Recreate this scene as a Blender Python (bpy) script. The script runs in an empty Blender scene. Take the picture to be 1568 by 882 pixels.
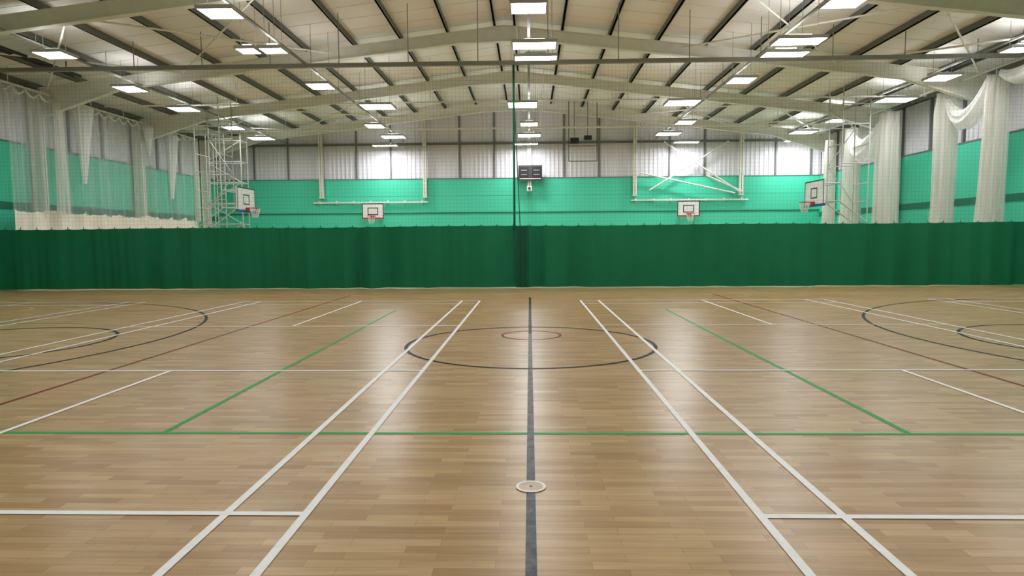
import bpy, math, random
from mathutils import Vector, Matrix
random.seed(7)
S = bpy.context.scene
XL, XR, YB, YF = -18.3, 16.6, 37.0, -8.0
XM = (XL+XR)/2; HW = (XR-XL)/2
EZ, AZ = 7.3, 9.3
def roof(x): return AZ-(AZ-EZ)*abs(x-XM)/HW

# ---------------- materials ----------------
def srgb(r,g,b):
    f=lambda c:(c/255/12.92) if c/255<=0.04045 else ((c/255+0.055)/1.055)**2.4
    return (f(r),f(g),f(b),1)
def new_mat(name):
    m=bpy.data.materials.new(name); m.use_nodes=True
    nt=m.node_tree; b=nt.nodes['Principled BSDF']
    return m,nt,b
def N(nt,t,**k):
    n=nt.nodes.new(t)
    for a,v in k.items(): setattr(n,a,v)
    return n
def simple(name,col,rough=0.5,metal=0.0,noise=0.06,scale=3.0):
    m,nt,b=new_mat(name)
    tc=N(nt,'ShaderNodeTexCoord'); nz=N(nt,'ShaderNodeTexNoise')
    nz.inputs['Scale'].default_value=scale; nz.inputs['Detail'].default_value=2
    nt.links.new(tc.outputs['Object'],nz.inputs['Vector'])
    mx=N(nt,'ShaderNodeMix',data_type='RGBA')
    c=col
    mx.inputs[6].default_value=tuple(max(0,v*(1-noise*2)) for v in c[:3])+(1,)
    mx.inputs[7].default_value=tuple(min(1,v*(1+noise*2)) for v in c[:3])+(1,)
    nt.links.new(nz.outputs['Fac'],mx.inputs[0]); nt.links.new(mx.outputs[2],b.inputs['Base Color'])
    b.inputs['Roughness'].default_value=rough; b.inputs['Metallic'].default_value=metal
    return m
def emis(name,col,s):
    m,nt,b=new_mat(name)
    b.inputs['Base Color'].default_value=(0.8,0.8,0.8,1)
    b.inputs['Emission Color'].default_value=col; b.inputs['Emission Strength'].default_value=s
    return m
def net_mat(name,col,fac,stripe=0.0):
    m,nt,b=new_mat(name)
    out=[n for n in nt.nodes if n.type=='OUTPUT_MATERIAL'][0]
    nt.nodes.remove(b)
    tr=N(nt,'ShaderNodeBsdfTransparent'); df=N(nt,'ShaderNodeBsdfDiffuse'); tl=N(nt,'ShaderNodeBsdfTranslucent')
    df.inputs['Color'].default_value=col; tl.inputs['Color'].default_value=col
    m1=N(nt,'ShaderNodeMixShader'); m1.inputs[0].default_value=0.4
    nt.links.new(df.outputs[0],m1.inputs[1]); nt.links.new(tl.outputs[0],m1.inputs[2])
    m2=N(nt,'ShaderNodeMixShader')
    tc=N(nt,'ShaderNodeTexCoord'); mp=N(nt,'ShaderNodeMapping'); mp.inputs['Scale'].default_value=(3,3,0.15)
    nz=N(nt,'ShaderNodeTexNoise'); nz.inputs['Scale'].default_value=1.5; nz.inputs['Detail'].default_value=3
    nt.links.new(tc.outputs['Object'],mp.inputs[0]); nt.links.new(mp.outputs[0],nz.inputs['Vector'])
    mr=N(nt,'ShaderNodeMapRange'); mr.inputs[1].default_value=0.3; mr.inputs[2].default_value=0.7
    mr.inputs[3].default_value=max(0,fac-stripe); mr.inputs[4].default_value=min(1,fac+stripe)
    nt.links.new(nz.outputs['Fac'],mr.inputs[0]); nt.links.new(mr.outputs[0],m2.inputs[0])
    nt.links.new(tr.outputs[0],m2.inputs[1]); nt.links.new(m1.outputs[0],m2.inputs[2])
    nt.links.new(m2.outputs[0],out.inputs['Surface'])
    return m
def mesh_net(name,col,pitch,w):
    m,nt,b=new_mat(name)
    out=[n for n in nt.nodes if n.type=='OUTPUT_MATERIAL'][0]
    b.inputs['Base Color'].default_value=col; b.inputs['Roughness'].default_value=0.8
    tc=N(nt,'ShaderNodeTexCoord'); sp=N(nt,'ShaderNodeSeparateXYZ'); nt.links.new(tc.outputs['Object'],sp.inputs[0])
    def line(o):
        a=N(nt,'ShaderNodeMath',operation='MODULO'); 
        ad=N(nt,'ShaderNodeMath',operation='ADD'); ad.inputs[1].default_value=100
        nt.links.new(o,ad.inputs[0]); nt.links.new(ad.outputs[0],a.inputs[0]); a.inputs[1].default_value=pitch
        c=N(nt,'ShaderNodeMath',operation='LESS_THAN'); nt.links.new(a.outputs[0],c.inputs[0]); c.inputs[1].default_value=w
        return c.outputs[0]
    mx=N(nt,'ShaderNodeMath',operation='MAXIMUM')
    nt.links.new(line(sp.outputs['X']),mx.inputs[0]); nt.links.new(line(sp.outputs['Z']),mx.inputs[1])
    tr=N(nt,'ShaderNodeBsdfTransparent'); ms=N(nt,'ShaderNodeMixShader')
    nt.links.new(mx.outputs[0],ms.inputs[0]); nt.links.new(tr.outputs[0],ms.inputs[1]); nt.links.new(b.outputs[0],ms.inputs[2])
    nt.links.new(ms.outputs[0],out.inputs['Surface'])
    return m

FR=0.29; FS=0.30
def wood():
    m,nt,b=new_mat('sprung_oak_floor')
    tc=N(nt,'ShaderNodeTexCoord')
    br=N(nt,'ShaderNodeTexBrick'); br.offset=0.37; br.offset_frequency=2; br.squash=1.0
    br.inputs['Scale'].default_value=1.0
    br.inputs['Brick Width'].default_value=0.46; br.inputs['Row Height'].default_value=0.072
    br.inputs['Mortar Size'].default_value=0.0010; br.inputs['Mortar Smooth'].default_value=0.1
    br.inputs['Bias'].default_value=0.0
    br.inputs['Color1'].default_value=srgb(172,136,90)
    br.inputs['Color2'].default_value=srgb(200,168,122)
    br.inputs['Mortar'].default_value=srgb(140,106,68)
    nt.links.new(tc.outputs['Object'],br.inputs['Vector'])
    mp=N(nt,'ShaderNodeMapping'); mp.inputs['Scale'].default_value=(2.5,40,1)
    nz=N(nt,'ShaderNodeTexNoise'); nz.inputs['Scale'].default_value=1.0; nz.inputs['Detail'].default_value=5
    nt.links.new(tc.outputs['Object'],mp.inputs[0]); nt.links.new(mp.outputs[0],nz.inputs['Vector'])
    mr=N(nt,'ShaderNodeMapRange'); mr.inputs[1].default_value=0.3; mr.inputs[2].default_value=0.7; mr.inputs[3].default_value=0.86; mr.inputs[4].default_value=1.08
    nt.links.new(nz.outputs['Fac'],mr.inputs[0])
    mp2=N(nt,'ShaderNodeMapping'); mp2.inputs['Scale'].default_value=(0.8,5,1)
    nz2=N(nt,'ShaderNodeTexNoise'); nz2.inputs['Scale'].default_value=1.2; nz2.inputs['Detail'].default_value=3
    nt.links.new(tc.outputs['Object'],mp2.inputs[0]); nt.links.new(mp2.outputs[0],nz2.inputs['Vector'])
    mr2=N(nt,'ShaderNodeMapRange'); mr2.inputs[1].default_value=0.3; mr2.inputs[2].default_value=0.7; mr2.inputs[3].default_value=0.90; mr2.inputs[4].default_value=1.07
    nt.links.new(nz2.outputs['Fac'],mr2.inputs[0])
    # scuff specks
    nz4=N(nt,'ShaderNodeTexNoise'); nz4.inputs['Scale'].default_value=11; nz4.inputs['Detail'].default_value=1
    nt.links.new(tc.outputs['Object'],nz4.inputs['Vector'])
    mr4=N(nt,'ShaderNodeMapRange'); mr4.inputs[1].default_value=0.80; mr4.inputs[2].default_value=0.84; mr4.inputs[3].default_value=1.0; mr4.inputs[4].default_value=0.55
    nt.links.new(nz4.outputs['Fac'],mr4.inputs[0])
    mu=N(nt,'ShaderNodeMath',operation='MULTIPLY'); nt.links.new(mr.outputs[0],mu.inputs[0]); nt.links.new(mr2.outputs[0],mu.inputs[1])
    mu2=N(nt,'ShaderNodeMath',operation='MULTIPLY'); nt.links.new(mu.outputs[0],mu2.inputs[0]); nt.links.new(mr4.outputs[0],mu2.inputs[1])
    vm=N(nt,'ShaderNodeVectorMath',operation='SCALE'); nt.links.new(br.outputs['Color'],vm.inputs[0]); nt.links.new(mu2.outputs[0],vm.inputs['Scale'])
    nt.links.new(vm.outputs[0],b.inputs['Base Color'])
    b.inputs['Roughness'].default_value=FR
    b.inputs['Specular IOR Level'].default_value=FS
    return m
def worn(name,c1,c2,thr=0.5,spec=0.15):
    m,nt,b=new_mat(name)
    tc=N(nt,'ShaderNodeTexCoord'); nz=N(nt,'ShaderNodeTexNoise'); nz.inputs['Scale'].default_value=9; nz.inputs['Detail'].default_value=6; nz.inputs['Roughness'].default_value=0.7
    nt.links.new(tc.outputs['Object'],nz.inputs['Vector'])
    mr=N(nt,'ShaderNodeMapRange'); mr.inputs[1].default_value=thr-0.1; mr.inputs[2].default_value=thr+0.15
    nt.links.new(nz.outputs['Fac'],mr.inputs[0])
    mx=N(nt,'ShaderNodeMix',data_type='RGBA'); mx.inputs[6].default_value=c1; mx.inputs[7].default_value=c2
    nt.links.new(mr.outputs[0],mx.inputs[0]); nt.links.new(mx.outputs[2],b.inputs['Base Color'])
    b.inputs['Roughness'].default_value=0.42; b.inputs['Specular IOR Level'].default_value=spec
    return m
def green_wall():
    m,nt,b=new_mat('mint_green_acoustic_board')
    tc=N(nt,'ShaderNodeTexCoord'); nz=N(nt,'ShaderNodeTexNoise'); nz.inputs['Scale'].default_value=0.5; nz.inputs['Detail'].default_value=3
    nt.links.new(tc.outputs['Object'],nz.inputs['Vector'])
    mx=N(nt,'ShaderNodeMix',data_type='RGBA'); mx.inputs[6].default_value=srgb(68,204,168); mx.inputs[7].default_value=srgb(80,216,182)
    nt.links.new(nz.outputs['Fac'],mx.inputs[0]); nt.links.new(mx.outputs[2],b.inputs['Base Color'])
    b.inputs['Roughness'].default_value=0.7
    return m

M_floor=wood(); M_green=green_wall()
M_white=simple('white_cladding',srgb(232,232,240),0.45,0,0.02,0.6)
M_joint=simple('grey_joint_trim',srgb(120,120,122),0.6)
M_dado=simple('dark_green_trim',srgb(30,120,95),0.6)
M_roof=simple('cream_roof_liner',srgb(242,240,236),0.55,0,0.04,0.4)
M_cream=simple('cream_painted_steel',srgb(238,236,224),0.45)
M_purlin=simple('grey_galvanised_purlin',srgb(108,110,104),0.6,0.0)
M_pipe=simple('grey_pipe',srgb(140,140,132),0.5)
M_whiteSteel=simple('white_painted_steel',srgb(230,230,224),0.4)
M_greySteel=simple('pale_grey_painted_steel',srgb(196,198,192),0.45)
M_black=simple('black_plastic',srgb(18,18,20),0.4)
M_dark=simple('dark_grey_metal',srgb(50,50,50),0.5)
M_curt=simple('green_divider_fabric',srgb(0,112,74),0.85,0,0.05,1.5)
M_curt2=simple('green_divider_hem',srgb(0,84,58),0.85)
M_housing=simple('luminaire_housing',srgb(190,190,190),0.4)
LC=(0.98,0.985,1.0,1)
M_lamp=emis('luminaire_diffuser',LC,29)
M_lampW=emis('luminaire_diffuser_high_output',LC,85)
M_up=emis('added_roof_fill_glow',LC,21)  # glow added on top of the housings to brighten the roof
M_lineW=worn('white_court_paint',srgb(250,250,252),srgb(234,232,228),0.6,0.2)
M_lineB=worn('black_court_paint',srgb(14,24,30),srgb(32,38,46),0.5,0.08)
M_lineG0=worn('worn_black_court_paint',srgb(74,80,94),srgb(120,116,120),0.5)
M_lineG=worn('green_court_paint',srgb(36,158,84),srgb(58,164,90),0.55,0.12)
M_lineR=worn('red_court_paint',srgb(130,40,36),srgb(142,64,50),0.55,0.1)
M_lineY=worn('yellow_court_paint',srgb(215,200,60),srgb(200,180,70),0.5)
M_board=simple('white_backboard',srgb(238,238,238),0.35)
M_orange=simple('orange_rim_paint',srgb(200,70,35),0.4)
M_blue=simple('blue_padding',srgb(45,80,160),0.6)
M_netW=net_mat('white_cricket_netting',(0.95,0.93,0.88,1),0.44,0.20)
M_netS=net_mat('fine_white_netting',(0.93,0.93,0.92,1),0.30,0.12)
M_tuft=net_mat('gathered_white_netting',(0.95,0.95,0.93,1),0.78,0.12)
M_canvas=simple('cream_canvas',srgb(242,236,220),0.9,0,0.06,2)
M_dnet=mesh_net('green_divider_netting',srgb(90,110,100),0.12,0.003)

# ---------------- mesh builder ----------------
class B:
    def __init__(s): s.v=[];s.f=[];s.m=[];s.mats=[];s.sm=[]
    def mi(s,mat):
        if mat not in s.mats: s.mats.append(mat)
        return s.mats.index(mat)
    def add(s,vs,fs,mat,smooth=False):
        o=len(s.v); s.v+= [tuple(v) for v in vs]; k=s.mi(mat)
        for f in fs: s.f.append(tuple(i+o for i in f)); s.m.append(k); s.sm.append(smooth)
    def hexa(s,vs,mat):
        s.add(vs,[(3,2,1,0),(4,5,6,7),(0,1,5,4),(1,2,6,5),(2,3,7,6),(3,0,4,7)],mat)
    def box(s,x0,x1,y0,y1,z0,z1,mat):
        s.hexa([(x0,y0,z0),(x1,y0,z0),(x1,y1,z0),(x0,y1,z0),(x0,y0,z1),(x1,y0,z1),(x1,y1,z1),(x0,y1,z1)],mat)
    def cbox(s,c,d,mat): s.box(c[0]-d[0]/2,c[0]+d[0]/2,c[1]-d[1]/2,c[1]+d[1]/2,c[2]-d[2]/2,c[2]+d[2]/2,mat)
    def tube(s,a,b,r,mat,n=8):
        a=Vector(a);b=Vector(b);d=(b-a).normalized()
        u=d.orthogonal().normalized(); w=d.cross(u)
        vs=[]
        for p in (a,b):
            for i in range(n):
                t=2*math.pi*i/n; vs.append(p+u*math.cos(t)*r+w*math.sin(t)*r)
        fs=[(i,(i+1)%n,n+(i+1)%n,n+i) for i in range(n)]
        s.add(vs,fs,mat,True); s.add(vs[:n],[tuple(range(n))[::-1]],mat); s.add(vs[n:],[tuple(range(n))],mat)
    def path(s,pts,r,mat,n=6):
        for i in range(len(pts)-1): s.tube(pts[i],pts[i+1],r,mat,n)
    def grid(s,rows,mat,smooth=True):
        h=len(rows);w=len(rows[0]); vs=[p for r in rows for p in r]
        fs=[(j*w+i,j*w+i+1,(j+1)*w+i+1,(j+1)*w+i) for j in range(h-1) for i in range(w-1)]
        s.add(vs,fs,mat,smooth)
    def prism_y(s,poly,y0,y1,mat):
        n=len(poly); vs=[(x,y0,z) for x,z in poly]+[(x,y1,z) for x,z in poly]
        fs=[tuple(range(n)),tuple(range(2*n-1,n-1,-1))]+[(i,n+i,n+(i+1)%n,(i+1)%n) for i in range(n)]
        s.add(vs,fs,mat)
    def done(s,name,parent=None):
        me=bpy.data.meshes.new(name); me.from_pydata(s.v,[],s.f)
        for m in s.mats: me.materials.append(m)
        me.polygons.foreach_set('material_index',s.m); me.polygons.foreach_set('use_smooth',s.sm)
        me.update()
        o=bpy.data.objects.new(name,me); S.collection.objects.link(o)
        if parent: o.parent=parent
        return o

# ---------------- room shell ----------------
b=B(); b.box(XL-0.3,XR+0.3,YF-0.3,YB+0.3,-0.2,0,M_floor); b.done('floor')

GZ=5.08
def cladding_x(b,y,dirn,x0,x1,z0,pitch=0.25,d=0.035):
    pts=[];x=x0
    while x<x1-0.01:
        pts+=[(x,0),(x+pitch*0.55,0),(x+pitch*0.65,d),(x+pitch*0.9,d)]; x+=pitch
    pts.append((x1,0))
    pts=[(min(p[0],x1),p[1]) for p in pts]
    pts.append((XM,0)) ; pts=sorted(set(pts))
    b.grid([[(p,y+dirn*q,z0) for p,q in pts],[(p,y+dirn*q,roof(p)-0.01) for p,q in pts]],M_white,False)
def cladding_y(b,x,dirn,y0,y1,z0,z1,pitch=0.25,d=0.035):
    pts=[];y=y0
    while y<y1-0.01:
        pts+=[(y,0),(y+pitch*0.55,0),(y+pitch*0.65,d),(y+pitch*0.9,d)]; y+=pitch
    pts.append((y1,0)); pts=[(min(p[0],y1),p[1]) for p in pts]
    b.grid([[(x+dirn*q,p,z0) for p,q in pts],[(x+dirn*q,p,z1) for p,q in pts]],M_white,False)

b=B()
b.prism_y([(XL,0),(XR,0),(XR,EZ),(XM,AZ),(XL,EZ)],YB,YB+0.2,M_white)
b.box(XL,XR,YB-0.12,YB-0.001,0.0,GZ,M_green)
cladding_x(b,YB-0.02,-1,XL,XR,GZ)
b.box(XL,XR,YB-0.16,YB-0.12,3.10,3.17,M_dado)
b.box(XL,XR,YB-0.15,YB-0.001,GZ,GZ+0.04,M_joint)
x=-18
while x<16.5:
    if abs(x/6-round(x/6))>0.01: b.box(x-0.035,x+0.035,YB-0.12,YB-0.02,GZ,roof(x)-0.05,M_joint)
    x+=2
b.box(XL+0.1,XR-0.1,YB-0.2,YB-0.03,7.02,7.14,M_purlin)
for z0 in [4.1,2.0]:
    b.box(XL,XR,YB-0.124,YB-0.119,z0,z0+0.012,M_dado)
b.done('wall_back')
b=B()
b.prism_y([(XL,0),(XR,0),(XR,EZ),(XM,AZ),(XL,EZ)],YF-0.2,YF,M_white)
b.box(XL,XR,YF+0.001,YF+0.1,0,GZ,M_green); cladding_x(b,YF+0.02,1,XL,XR,GZ)
b.done('wall_front')
for nm,x,d in (('wall_left',XL,1),('wall_right',XR,-1)):
    b=B()
    b.box(min(x,x-0.2*d),max(x,x-0.2*d),YF,YB,0,EZ,M_white)
    b.box(min(x,x+0.1*d),max(x,x+0.1*d),YF+0.12,YB-0.14,0,GZ,M_green)
    cladding_y(b,x+0.02*d,d,YF+0.1,YB-0.1,GZ,EZ)
    y0=min(x+0.1*d,x+0.14*d);y1=max(x+0.1*d,x+0.14*d)
    b.box(y0,y1,YF+0.12,YB-0.2,2.75,3.0,M_dado)
    b.box(min(x,x+0.13*d),max(x,x+0.13*d),YF+0.12,YB-0.2,GZ,GZ+0.05,M_joint)
    y=-7
    while y<36:
        b.box(min(x,x+0.12*d),max(x,x+0.12*d),y-0.05,y+0.05,GZ,EZ-0.02,M_joint); y+=2
    b.done(nm)
b=B()
xs=[XL-0.2,XM,XR+0.2]
def slab(xa,xb):
    za,zb=roof(xa),roof(xb)
    b.hexa([(xa,YF-0.2,za),(xb,YF-0.2,zb),(xb,YB+0.2,zb),(xa,YB+0.2,za),(xa,YF-0.2,za+.15),(xb,YF-0.2,zb+.15),(xb,YB+0.2,zb+.15),(xa,YB+0.2,za+.15)],M_roof)
slab(xs[0],xs[1]); slab(xs[1],xs[2])
y=YF+1
while y<YB:
    for xa,xb in ((XL,XM),(XM,XR)):
        za,zb=roof(xa),roof(xb)
        b.hexa([(xa,y,za-.012),(xb,y,zb-.012),(xb,y+.04,zb-.012),(xa,y+.04,za-.012),(xa,y,za),(xb,y,zb),(xb,y+.04,zb),(xa,y+.04,za)],M_cream)
    y+=1.0
b.done('ceiling')

# purlins
b=B(); n=10
for sgn in (-1,1):
    for i in range(n+1):
        x=XM+sgn*(0.35+i*(HW-0.7)/n); z=roof(x)
        b.box(x-0.03,x+0.03,YF+0.02,YB-0.13,z-0.21,z-0.02,M_purlin)
        b.box(x-0.03,x+0.05,YF+0.02,YB-0.13,z-0.21,z-0.195,M_purlin)
b.done('roof_purlins')

# portal frames
def seg(b,xa,ta,ba,xb,tb,bb,y,w=0.1):
    def hx(xa,z0a,z1a,xb,z0b,z1b,h):
        if xa>xb: xa,z0a,z1a,xb,z0b,z1b=xb,z0b,z1b,xa,z0a,z1a
        b.hexa([(xa,y-h,z0a),(xb,y-h,z0b),(xb,y+h,z0b),(xa,y+h,z0a),(xa,y-h,z1a),(xb,y-h,z1b),(xb,y+h,z1b),(xa,y+h,z1a)],M_cream)
    hx(xa,ba,ta,xb,bb,tb,0.012)
    hx(xa,ba,ba+.03,xb,bb,bb+.03,w); hx(xa,ta-.03,ta,xb,tb-.03,tb,w)
def frame(y):
    b=B()
    for s in (-1,1):
        xe=XM+s*(HW-0.6)
        def T(x): return roof(x)-0.22
        x1=XM+s*(HW-3.6); x2=XM+s*1.6; x3=XM
        seg(b,xe,T(xe),T(xe)-1.05,x1,T(x1),T(x1)-0.44,y)
        seg(b,x1,T(x1),T(x1)-0.44,x2,T(x2),T(x2)-0.42,y)
        seg(b,x2,T(x2),T(x2)-0.42,x3,T(x3),T(x3)-0.56,y)
        xo=XM+s*(HW-0.16)
        a,c=min(xe,xo),max(xe,xo)
        b.box(a,c,y-.012,y+.012,0,T(xo),M_cream)
        for q in (a,c-.03): b.box(q,q+.03,y-.1,y+.1,0,T(xo)-(0.0),M_cream)
        b.box(a-0.04,c,y-.14,y+.14,0,0.02,M_cream)
    for s in (-1,1):
        for k in (3,7):
            x=XM+s*(0.35+k*(HW-.7)/n)
            b.tube((x,y+0.05,roof(x)-0.60),(x,y+0.6,roof(x)-0.2),0.02,M_cream,5)
    b.done('steel_portal_frame')
for y in (-7,-1,5,11,17,23,29,35): frame(y)

b=B()
for ya,yb in ((17,23),(29,35),(5,11)):
    for s in (-1,1):
        for xa,xb in ((XM+s*16.5,XM+s*11.5),(XM+s*6.2,XM+s*11.5)):
            for p,q in (((xa,ya),(xb,yb)),((xb,ya),(xa,yb))):
                b.tube((p[0],p[1]+.15,roof(p[0])-.4),(q[0],q[1]-.15,roof(q[0])-.4),0.03,M_cream,6)
b.done('roof_cross_bracing')

# gable wind posts
for x in (-12,-6,0,6,12):
    b=B(); zt=roof(x)-0.25; z0=4.05 if x else 4.6
    b.box(x-.1,x+.1,YB-.42,YB-.40,z0,zt,M_cream); b.box(x-.012,x+.012,YB-.42,YB-.21,z0,zt,M_cream); b.box(x-.1,x+.1,YB-.23,YB-.21,z0,zt,M_cream)
    b.box(x-.14,x+.14,YB-.44,YB-.17,z0-.04,z0,M_cream)
    b.box(x-.05,x+.05,YB-.21,YB-.12,z0,z0+.3,M_cream)
    b.done('gable_wind_post')
b=B(); y=YB-.5
for p,q in (((7.6,7.0),(11.9,4.15)),((11.2,7.0),(6.8,4.3)),((6.2,5.3),(11.6,4.1)),((10,5.1),(12,4.2))):
    b.tube((p[0],y,p[1]),(q[0],y,q[1]),0.045,M_whiteSteel)
b.done('wall_cross_bracing')

# ---------------- luminaires ----------------
fx=[]
for y in (-5,-1,3,7,11): 
    for x in (-13.9,-7.1,0,7.1,13.9): fx.append((x,y,.8,.6))
for x in (-7.1,0,7.1): fx.append((x,14.9,.78,.66))
fx+=[(-13.3,17.9,.8,.66),(-7.75,17.8,.5,.5),(-7.05,17.8,.6,.5),(0.15,17.7,1.15,.6),(7.25,17.7,1.25,.6),(13.9,17.7,1.2,.6),(0.2,18.9,1.2,.4),(7.35,18.9,1.2,.5),(14.0,18.8,1.0,.5)]
for x in (-13.7,-7.1,7.1,13.7): fx.append((x,21.9,.75,.8))
fx+=[(-13.7,25.3,.9,.8),(-5.95,25.3,1.2,.95),(-0.25,25.3,1.1,.95),(5.95,25.3,1.2,.95),(14.1,25.3,1.2,.8)]
for x in (-13.7,-7.1,0,7.1,13.9): fx.append((x,29.5,.75,.8))
for x in (-13.7,-6.9,0,7.0,13.7): fx.append((x,32.6,1.1,.8))
for x in (-8.0,-0.2,8.6,14.6): fx.append((x,35.5,1.3,.35))
LZ=6.8
for (x,y,w,d) in fx:
    b=B()
    lamp=M_lampW if y>34 else M_lamp
    b.box(x-w/2-.04,x+w/2+.04,y-d/2-.04,y+d/2+.04,LZ+.012,LZ+.08,M_housing)
    b.box(x-w/4,x+w/4,y-.1,y+.1,LZ+.08,LZ+.17,M_housing)
    def quad(x0,x1,y0,y1,z,mat,up):
        vs=[(x0,y0,z),(x1,y0,z),(x1,y1,z),(x0,y1,z)]
        b.add(vs,[(0,1,2,3) if up else (3,2,1,0)],mat)
    quad(x-w/2,x+w/2,y-d/2,y+d/2,LZ,lamp,False)
    for sx in (-1,1): b.box(x+sx*(w/2+.01)-.01,x+sx*(w/2+.01)+.01,y-d/2-.02,y+d/2+.02,LZ-.004,LZ+.012,M_housing)
    for sy in (-1,1): b.box(x-w/2,x+w/2,y+sy*(d/2+.01)-.01,y+sy*(d/2+.01)+.01,LZ-.004,LZ+.012,M_housing)
    for sy in (-1,1):
        if d>.4 or sy==1: quad(x-w*.45,x+w*.45,y+sy*(d/2-.07)-.05,y+sy*(d/2-.07)+.05,LZ+.084,M_up,True)  # added upward-glowing strips, fill light for the roof
    for sx in (-1,1):
        xx=x+sx*w*.4
        b.tube((xx,y,LZ+.08),(xx,y,roof(xx)-.01),0.007,M_pipe,5)
    b.done('high_bay_luminaire')
b=B()
for x in (-13.9,-7.1,0,7.1,13.9):
    z=7.15
    b.box(x-.04,x+.04,YF+.5,YB-.6,z,z+.05,M_pipe)
    y=-6
    while y<36:
        b.tube((x,y,z),(x,y,roof(x)-.01),0.008,M_pipe,5); y+=3
b.done('lighting_cable_trunking')

# ---------------- divider curtain ----------------
CY=20.4
b=B()
b.box(XL+.75,XR-.75,CY-.06,CY+.06,7.03,7.15,M_pipe)
x=-17
while x<16: b.tube((x,CY,7.15),(x,CY,roof(x)-.01),0.015,M_pipe,5); x+=2.2
b.done('divider_curtain_track')
def fold(x,z):
    k=0.35+0.65*(1-z/2.0)
    env=0.5+0.5*math.sin(x*0.55+math.sin(x*0.23)*2)
    a=math.sin(x*8.1+1.9*math.sin(x*0.9))*0.035*(0.4+env)+math.sin(x*4.3+math.sin(x*1.1)*2.2)*0.11*(0.45+0.7*env)+math.sin(x*19+2*math.sin(x*2.3))*0.010
    sw=math.sin(x*1.3+z*1.1)*0.03
    return CY+(a+sw)*(0.6+0.4*k)
nx=1800
x0,x1=XL+.18,XR-.18
rows=[]
for j in range(13):
    z=j/12
    r=[]
    for i in range(nx+1):
        x=x0+(x1-x0)*i/nx
        top=1.99+0.012*abs(math.cos(math.pi*x/0.52))**6 - 0.012*math.sin(x*.7)
        bot=0.02+0.012*abs(math.sin(x*.8+math.sin(x*2.1)))
        zz=bot+(top-bot)*z
        r.append((x,fold(x,zz),zz))
    rows.append(r)
b=B(); b.grid(rows,M_curt)
x=x0+.1
while x<x1:
    xx=round(x/0.52)*0.52
    if x0<xx<x1: b.tube((xx,fold(xx,2),1.97),(xx,CY,2.06),0.012,M_dado,5)
    x+=0.52
rr=[]
for j in range(9):
    z=.03+1.96*j/8; rr.append([(-.42+.03*i+0.0*z,CY-.19-.03*math.sin(i*1.3),z) for i in range(14)])
b.grid(rr,M_curt2)
b.grid([[(x0,CY+.01,2.0),(x1,CY+.01,2.0)],[(x0,CY+.01,7.03),(x1,CY+.01,7.03)]],M_dnet,False)
b.tube((-.48,CY-.02,1.9),(-.48,CY-.02,7.02),0.035,M_curt2,6)
b.tube((-.30,CY+.02,1.9),(-.47,CY+.02,6.0),0.015,M_curt2,6)
b.done('green_divider_curtain')

# ---------------- left cricket net ----------------
NX=-17.25
b=B()
b.tube((NX,8.0,6.85),(NX,33,6.85),0.04,M_whiteSteel)
y=9
while y<33: b.tube((NX,y,6.85),(NX,y,roof(NX)-.02),0.015,M_whiteSteel,5); y+=2
y0,y1=20.8,32.6; n_=500
def nf(y): return NX+0.10*math.sin(y*4.2+math.sin(y*1.3)*2)+0.05*math.sin(y*11+1)
rows=[]
for j in range(10):
    t=j/9; r=[]
    for i in range(n_+1):
        y=y0+(y1-y0)*i/n_
        top=6.80-0.20*abs(math.sin(math.pi*y/0.62))
        z=2.62+(top-2.62)*t
        r.append((nf(y)*1.0,y,z))
    rows.append(r)
b.grid(rows,M_netS)
pts=[(NX,y0+(y1-y0)*i/400,6.80-0.20*abs(math.sin(math.pi*(y0+(y1-y0)*i/400)/0.62))) for i in range(401)]
b.path(pts,0.045,M_whiteSteel,5)
rows=[]
for j in range(8):
    t=j/7; r=[]
    for i in range(n_+1):
        y=y0+(y1-y0)*i/n_
        top=2.78-0.12*abs(math.sin(y*2.1+math.sin(y)))-0.06*abs(math.sin(y*5.3))
        r.append((nf(y)+0.05*math.sin(y*6+t*2),y,0.02+(top-.02)*t))
    rows.append(r)
b.grid(rows,M_canvas)
def cone(b,x,y,zt,zb,rt,rb,mat,pl=9,n=40,lean=0):
    rows=[]
    for j in range(14):
        t=j/13; z=zt+(zb-zt)*t; r=rt+(rb-rt)*t
        rows.append([(x+(r*(1+.18*math.sin(pl*a)))*math.cos(a)*.5,y+lean*t+(r*(1+.18*math.sin(pl*a)))*math.sin(a),z) for a in [2*math.pi*i/n for i in range(n+1)]])
    b.grid(rows,mat)
cone(b,NX+.25,24.2,6.7,3.8,.42,.09,M_tuft,lean=-.15)
cone(b,NX+.22,22.9,6.7,2.6,.16,.26,M_netW)
cone(b,NX+.25,30.2,6.6,3.6,.40,.10,M_tuft,lean=-.2)
cone(b,NX+.2,32.4,6.7,2.6,.2,.2,M_netW)
cone(b,NX+.2,28.4,6.7,5.4,.3,.05,M_tuft)
b.done('hanging_sports_net')

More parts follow.
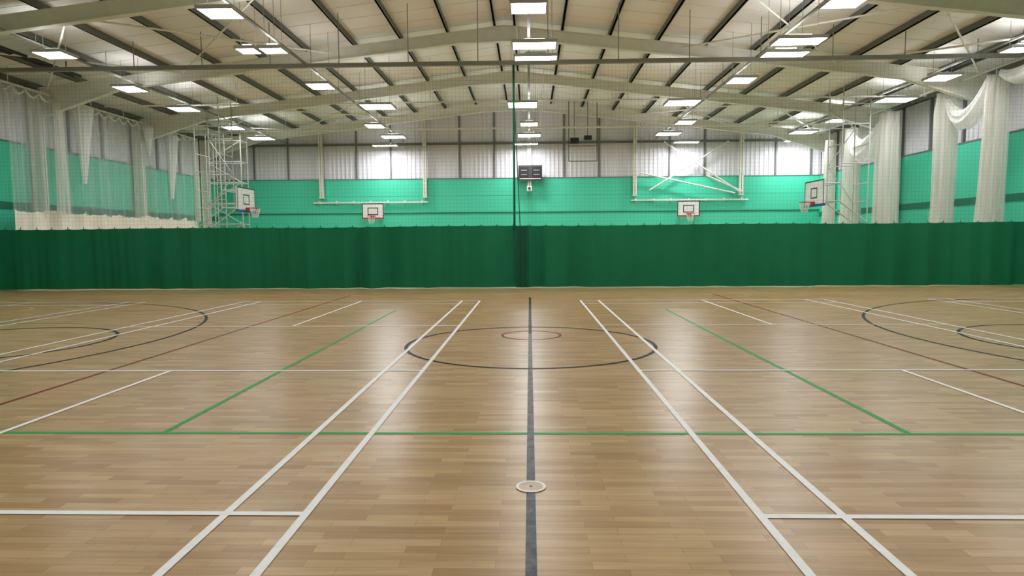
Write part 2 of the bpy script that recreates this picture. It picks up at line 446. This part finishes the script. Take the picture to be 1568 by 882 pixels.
# ---------------- right cricket nets ----------------
RX=15.0
def bundle(y,zt,w_top,w_mid,w_bot,seed):
    b=B(); rows=[]; random.seed(seed); ph=[random.random()*6 for _ in range(4)]
    m=90
    for j in range(30):
        t=j/29; z=zt*(1-t)+0.05*t
        if t<.1: w=w_top*(.75+2.5*t)
        else: w=w_top+(w_mid-w_top)*(t-.1)/.5 if t<.6 else w_mid+(w_bot-w_mid)*(t-.6)/.4
        r=[]
        for i in range(m+1):
            a=2*math.pi*i/m
            q=w*(1+.10*math.sin(11*a+ph[0]+t)+.07*math.sin(19*a+ph[1])+.05*math.sin(5*a+ph[2]+2*t))
            r.append((RX+q*.75*math.cos(a)+.05*math.sin(3*t+ph[3]),y+q*1.0*math.sin(a)*.9,z))
        rows.append(r)
    b.grid(rows,M_netW)
    rows=[]
    for j in range(12):
        t=j/11; z=zt*(1-t)+.05*t; w=(w_top+(w_mid-w_top)*t)*.6
        rows.append([(RX+w*math.cos(a)*(1+.3*math.sin(9*a+ph[1])),y+w*math.sin(a)*(1+.3*math.sin(7*a+ph[0])),z) for a in [2*math.pi*i/70 for i in range(71)]])
    b.grid(rows,M_netW)
    b.tube((RX,y,zt-.1),(RX,y,6.9),.02,M_whiteSteel,5)
    b.done('gathered_cricket_net')
bundle(21.25,6.7,.38,.42,.55,1)
bundle(23.7,6.7,.42,.40,.50,2)
bundle(27.3,6.7,.50,.55,.62,3)
bundle(30.4,6.6,.38,.50,.75,4)
bundle(32.6,6.4,.25,.35,.5,5)
def swag(ya,za,yb,zb,sag,r,seed):
    b=B(); rows=[]; m=40
    for j in range(25):
        t=j/24; y=ya+(yb-ya)*t; z=za+(zb-za)*t-sag*4*t*(1-t)
        rr=r*(.6+.8*math.sin(math.pi*t))
        rows.append([(RX-.1+rr*math.cos(a)*(1+.15*math.sin(7*a+3*t)),y,z+rr*1.2*math.sin(a)*(1+.15*math.sin(6*a+seed))) for a in [2*math.pi*i/m for i in range(m+1)]])
    b.grid(rows,M_tuft)
    b.done('draped_net_swag')
swag(21.4,6.6,23.4,6.3,.9,.20,1)
swag(27.7,6.3,30.2,6.2,.9,.30,2)
swag(20.9,6.7,19.0,6.85,.35,.14,3)
b=B(); b.tube((RX,8,6.95),(RX,34,6.95),.04,M_whiteSteel)
y=9
while y<34: b.tube((RX,y,6.95),(RX,y,roof(RX)-.02),.015,M_whiteSteel,5); y+=2
b.done('cricket_net_track')

# ---------------- basketball goals ----------------
def ring(b,c,R,r,mat,n=28):
    pts=[(c[0]+R*math.cos(2*math.pi*i/n),c[1]+R*math.sin(2*math.pi*i/n),c[2]) for i in range(n+1)]
    b.path(pts,r,mat,6)
def hoop(b,c):
    ring(b,c,.225,.016,M_orange)
    for k in range(12):
        a=2*math.pi*k/12; a2=a+.35
        b.tube((c[0]+.225*math.cos(a),c[1]+.225*math.sin(a),c[2]),(c[0]+.12*math.cos(a2),c[1]+.12*math.sin(a2),c[2]-.42),.007,M_board,4)
        b.tube((c[0]+.225*math.cos(a),c[1]+.225*math.sin(a),c[2]),(c[0]+.12*math.cos(a-.35),c[1]+.12*math.sin(a-.35),c[2]-.42),.007,M_board,4)
def side_goal(x,y,face):
    b=B(); f=face
    zc=3.425; W=1.8; H=1.05
    b.cbox((x,y,zc),(.05,W,H),M_board)
    xf=x+f*.028
    def rect(w,h,zc,t,mat):
        for s in (-1,1):
            b.cbox((xf,y+s*(w/2-t/2),zc),(.008,t,h),mat); b.cbox((xf,y,zc+s*(h/2-t/2)),(.008,w-2*t,t),mat)
    rect(W,H,zc,.05,M_black); rect(.59,.45,3.05+.375,.05,M_black)
    b.cbox((x,y,2.91),(.10,W+.04,.10),M_blue)
    b.cbox((x+f*.1,y,3.0),(.18,.2,.14),M_orange)
    hoop(b,(x+f*(.03+.15+.225),y,3.05))
    r=.028; M=M_greySteel
    xa=x-f*.8; xb=x-f*1.9
    for s in (-1,1):
        ys=y+s*.6
        for z in (3.8,3.05):
            b.tube((x-f*.05,y+s*.5,z),(xa,ys,z),r,M)
        b.tube((x-f*.05,y+s*.5,3.8),(x-f*.05,y+s*.5,3.0),r,M)
        b.tube((xa,ys,3.0),(xa,ys,roof(xa)-.02),r,M)
        b.tube((xb,ys,2.2),(xb,ys,roof(xb)-.02),r,M)
        b.tube((xa,ys,3.0),(xb,ys,2.2),r,M)
        for i,(z1,z2) in enumerate(((3.05,4.6),(4.6,6.2),(6.2,7.0))):
            if s>0:
                p,q=(xa,xb) if i%2 else (xb,xa)
                b.tube((p,ys,z1),(q,ys,z2),r*.8,M)
            b.tube((xa,ys,z2),(xb,ys,z2),r*.8,M)
    for z in (3.05,3.8,5.4,7.0):
        b.tube((xa,y-.6,z),(xa,y+.6,z),r*.8,M); b.tube((xb,y-.6,z),(xb,y+.6,z),r*.8,M)
    b.done('basketball_goal')
side_goal(-12.7,28.3,1)
side_goal(12.05,27.4,-1)
def practice(x):
    b=B(); y=YB-.75
    W,H,zc=1.25,.85,3.25
    b.cbox((x,y,zc),(W,.04,H),M_board)
    yf=y-.024
    def rect(w,h,zc,t,mat):
        for s in (-1,1):
            b.cbox((x+s*(w/2-t/2),yf,zc),(t,.008,h),mat); b.cbox((x,yf,zc+s*(h/2-t/2)),(w-2*t,.008,t),mat)
    rect(W,H,zc,.045,M_black); rect(.6,.42,zc-.02,.045,M_black)
    b.cbox((x,y,zc-H/2-.0),(W+.02,.08,.06),M_orange)
    b.cbox((x,y-.1,2.9),(.2,.18,.12),M_orange)
    hoop(b,(x,y-.41,2.95))
    for s in (-1,1):
        b.tube((x+s*.4,y+.02,3.45),(x+s*.4,YB-.13,3.5),.03,M_whiteSteel); b.tube((x+s*.4,y+.02,3.0),(x+s*.4,YB-.17,3.0),.03,M_whiteSteel)
    b.done('practice_basketball_backboard')
practice(-8.94); practice(8.95)
for xa,xb in ((-12.5,-5.85),(5.8,12.45)):
    b=B(); b.box(xa,xb,YB-.3,YB-.2,3.72,3.80,M_whiteSteel)
    x=xa+.3
    while x<xb: b.box(x-.04,x+.04,YB-.2,YB-.12,3.66,3.86,M_whiteSteel); x+=1.0
    b.done('wall_mounted_rail')

# scaffold tower
b=B(); r=.03; M=M_greySteel
X0,X1,Y0,Y1=-15.6,-13.9,30.6,31.3
for x in (X0,X1):
    for y in (Y0,Y1):
        b.tube((x,y,0),(x,y,6.9),r,M)
zs=[.4,1.4,2.4,3.4,4.4,5.4,6.4,6.85]
for z in zs:
    for x in (X0,X1): b.tube((x,Y0,z),(x,Y1,z),r*.8,M)
    for y in (Y0,Y1): b.tube((X0,y,z),(X1,y,z),r*.8,M)
for i in range(len(zs)-2):
    a,c=(X0,X1) if i%2 else (X1,X0)
    b.tube((a,Y0,zs[i]),(c,Y0,zs[i+1]),r*.7,M)
z=.3
while z<6.8: b.tube((X0+.5,Y0,z),(X0+.9,Y0,z),.018,M,5); z+=.3
for q in (.5,.9): b.tube((X0+q,Y0,0),(X0+q,Y0,6.9),.022,M)
for x,y in ((X0,Y0),(X1,Y0)): b.tube((x,y,2.4),(x+(-.9 if x==X0 else .9),y-.3,0.03),r*.8,M)
b.done('scaffold_tower')

# scoreboard
b=B(); y=YB-.6
b.cbox((0.05,y,5.32),(1.35,.12,.86),M_dark)
b.cbox((-.3,y-.07,5.35),(.52,.03,.6),M_black); b.cbox((.4,y-.07,5.35),(.52,.03,.6),M_black)
for sx in (-.3,.4):
    for dz in (.12,-.12): b.cbox((sx,y-.09,5.35+dz),(.34,.01,.06),M_joint)
b.cbox((0.05,y-.07,5.0),(1.2,.02,.05),M_housing)
b.box(-.06,.06,y+.06,YB-.42,4.9,5.7,M_dark)
b.done('scoreboard')
b=B(); b.cbox((0.0,YB-.6,4.45),(.28,.35,.28),M_whiteSteel); b.tube((0,YB-.78,4.45),(0,YB-.86,4.45),.07,M_dark,12); b.tube((0,YB-.55,4.55),(0,YB-.42,4.6),.03,M_whiteSteel)  # white projector box with dark lens, below the scoreboard
b.done('wall_mounted_projector')
b=B(); y=34.3
for x in (2.1,3.6): b.tube((x,y,5.7),(x,y,roof(x)-.02),.02,M_dark)
for z in (5.7,6.5): b.tube((2.1,y,z),(3.6,y,z),.02,M_dark)
b.cbox((2.4,y-.1,6.75),(.45,.3,.3),M_black); b.cbox((3.1,y-.1,6.9),(.4,.3,.22),M_black)
b.tube((2.4,y,6.9),(2.4,y,roof(2.4)-.02),.015,M_dark); b.tube((3.1,y,7.0),(3.1,y,roof(3.1)-.02),.015,M_dark)
b.done('suspended_speaker_frame')

# ---------------- court markings ----------------
def hline(b,x0,x1,y,w,z,mat): b.add([(x0,y-w/2,z),(x1,y-w/2,z),(x1,y+w/2,z),(x0,y+w/2,z)],[(0,1,2,3)],mat)
def vline(b,x,y0,y1,w,z,mat): b.add([(x-w/2,y0,z),(x+w/2,y0,z),(x+w/2,y1,z),(x-w/2,y1,z)],[(0,1,2,3)],mat)
def arc(b,cx,cy,R,w,z,mat,a0=0,a1=360,n=96):
    rows=[[],[]]
    for i in range(n+1):
        a=math.radians(a0+(a1-a0)*i/n)
        for k,q in enumerate((R+w/2,R-w/2)): rows[k].append((cx+q*math.cos(a),cy+q*math.sin(a),z))
    b.grid(rows[::-1],mat,False)
b=B(); NYc=9.4; w=.05
for cx in (-12.99,-4.328,4.328,12.99):
    for oy in (0,19.1):
        yc=NYc+oy
        z=.004
        for sx in (-3.05,-2.594,2.594,3.05): vline(b,cx+sx,yc-6.7,yc+6.7,w,z,M_lineW)
        for sy in (-6.7,-5.94,-1.98,1.98,5.94,6.7): hline(b,cx-3.05,cx+3.05,yc+sy,w,z+.0003,M_lineW)
        vline(b,cx,yc-6.7,yc-1.98,w,z,M_lineW); vline(b,cx,yc+1.98,yc+6.7,w,z,M_lineW)
b.done('badminton_court_lines')
b=B(); z=.0030; w=.055
vline(b,0,NYc-7.5,NYc+1,w,z,M_lineG0); vline(b,0,NYc+1,NYc+7.6,w,z,M_lineB)
arc(b,0,NYc-.05,1.82,w,z+.0002,M_lineB)
for s in (-1,1):
    a0=-90 if s<0 else 90
    arc(b,s*12.2,9.8,6.3,w,z,M_lineB,a0,a0+180)
    arc(b,s*8.5,9.5,1.8,w,z+.0002,M_lineB)
b.done('basketball_court_lines')
b=B(); z=.0020
hline(b,-17.5,16,4.97,.05,z,M_lineG)
for s in (-1,1): vline(b,s*2.98,4.97,14.0,.05,z+.0002,M_lineG)
hline(b,-10.2,-8.6,11.9,.04,z,M_lineG)
b.done('netball_court_lines')
b=B(); z=.0025
arc(b,0.02,10.22,.47,.045,z,M_lineR)
for s in (-1,1): vline(b,s*5.1,5.2,17.8,.045,z,M_lineR)
b.done('volleyball_court_lines')
b=B(); arc(b,-12.4,14.2,.75,.06,.0028,M_lineY); b.done('five_a_side_court_markings')
b=B(); arc(b,0,3.87,.085,.018,.0062,M_lineW,n=40)
b.add([(.076*math.cos(2*math.pi*i/32),3.87+.076*math.sin(2*math.pi*i/32),.0055) for i in range(32)],[tuple(range(32))],M_floor)
b.tube((0,3.87,.0),(0,3.87,.006),.012,M_dark,12)
b.done('floor_socket_cover')

# high level extras
b=B()
b.tube((XL+.8,26.2,7.15),(XR-.8,26.2,7.15),.035,M_whiteSteel)
b.tube((XL+.8,31.5,7.0),(XR-.8,31.5,7.0),.04,M_whiteSteel)
b.tube((XL+.8,33.6,7.35),(XR-.8,33.6,7.35),.04,M_whiteSteel)
for x in (-12,-8,-4,.6,4,8,12):
    for y,z in ((26.2,7.15),(31.5,7.0),(33.6,7.35)): b.tube((x,y,z),(x,y,roof(x)-.01),.015,M_whiteSteel,5)
b.done('overhead_pipe_run')
for x,y in ((14.3,20.9),(-15.6,19.8)):
    b=B()
    for ya,yb in ((y-2,CY-.1),(CY+.1,y+2)):
        if yb>ya: pass
    zz=7.24
    b.tube((x,y-2,zz),(x,y+2,zz),.05,M_black); b.tube((x+.25,y-2,zz),(x+.25,y+2,zz),.05,M_black)
    b.cbox((x+.12,y-2.1,zz),(.5,.3,.2),M_black)
    for q in (-1.5,1.5): b.tube((x+.12,y+q,zz),(x+.12,y+q,roof(x+.12)-.01),.012,M_dark,5)
    b.done('radiant_tube_heater')

# ---------------- camera / world ----------------
cam=bpy.data.cameras.new('camera'); co=bpy.data.objects.new('camera',cam); S.collection.objects.link(co)
cam.sensor_width=36; cam.lens=36*1190/1920; cam.clip_start=.05; cam.clip_end=200
R=Matrix.Rotation(math.radians(1.62),4,'Z')@Matrix.Rotation(math.radians(90-4.33),4,'X')@Matrix.Rotation(math.radians(-0.4),4,'Z')
co.matrix_world=Matrix.Translation((0,0,1.544))@R
S.camera=co
wd=bpy.data.worlds.new('World'); S.world=wd; wd.use_nodes=True
wd.node_tree.nodes['Background'].inputs[0].default_value=(.02,.02,.03,1); wd.node_tree.nodes['Background'].inputs[1].default_value=.3
S.view_settings.view_transform='Standard'; S.view_settings.look='None'; S.view_settings.exposure=0.12
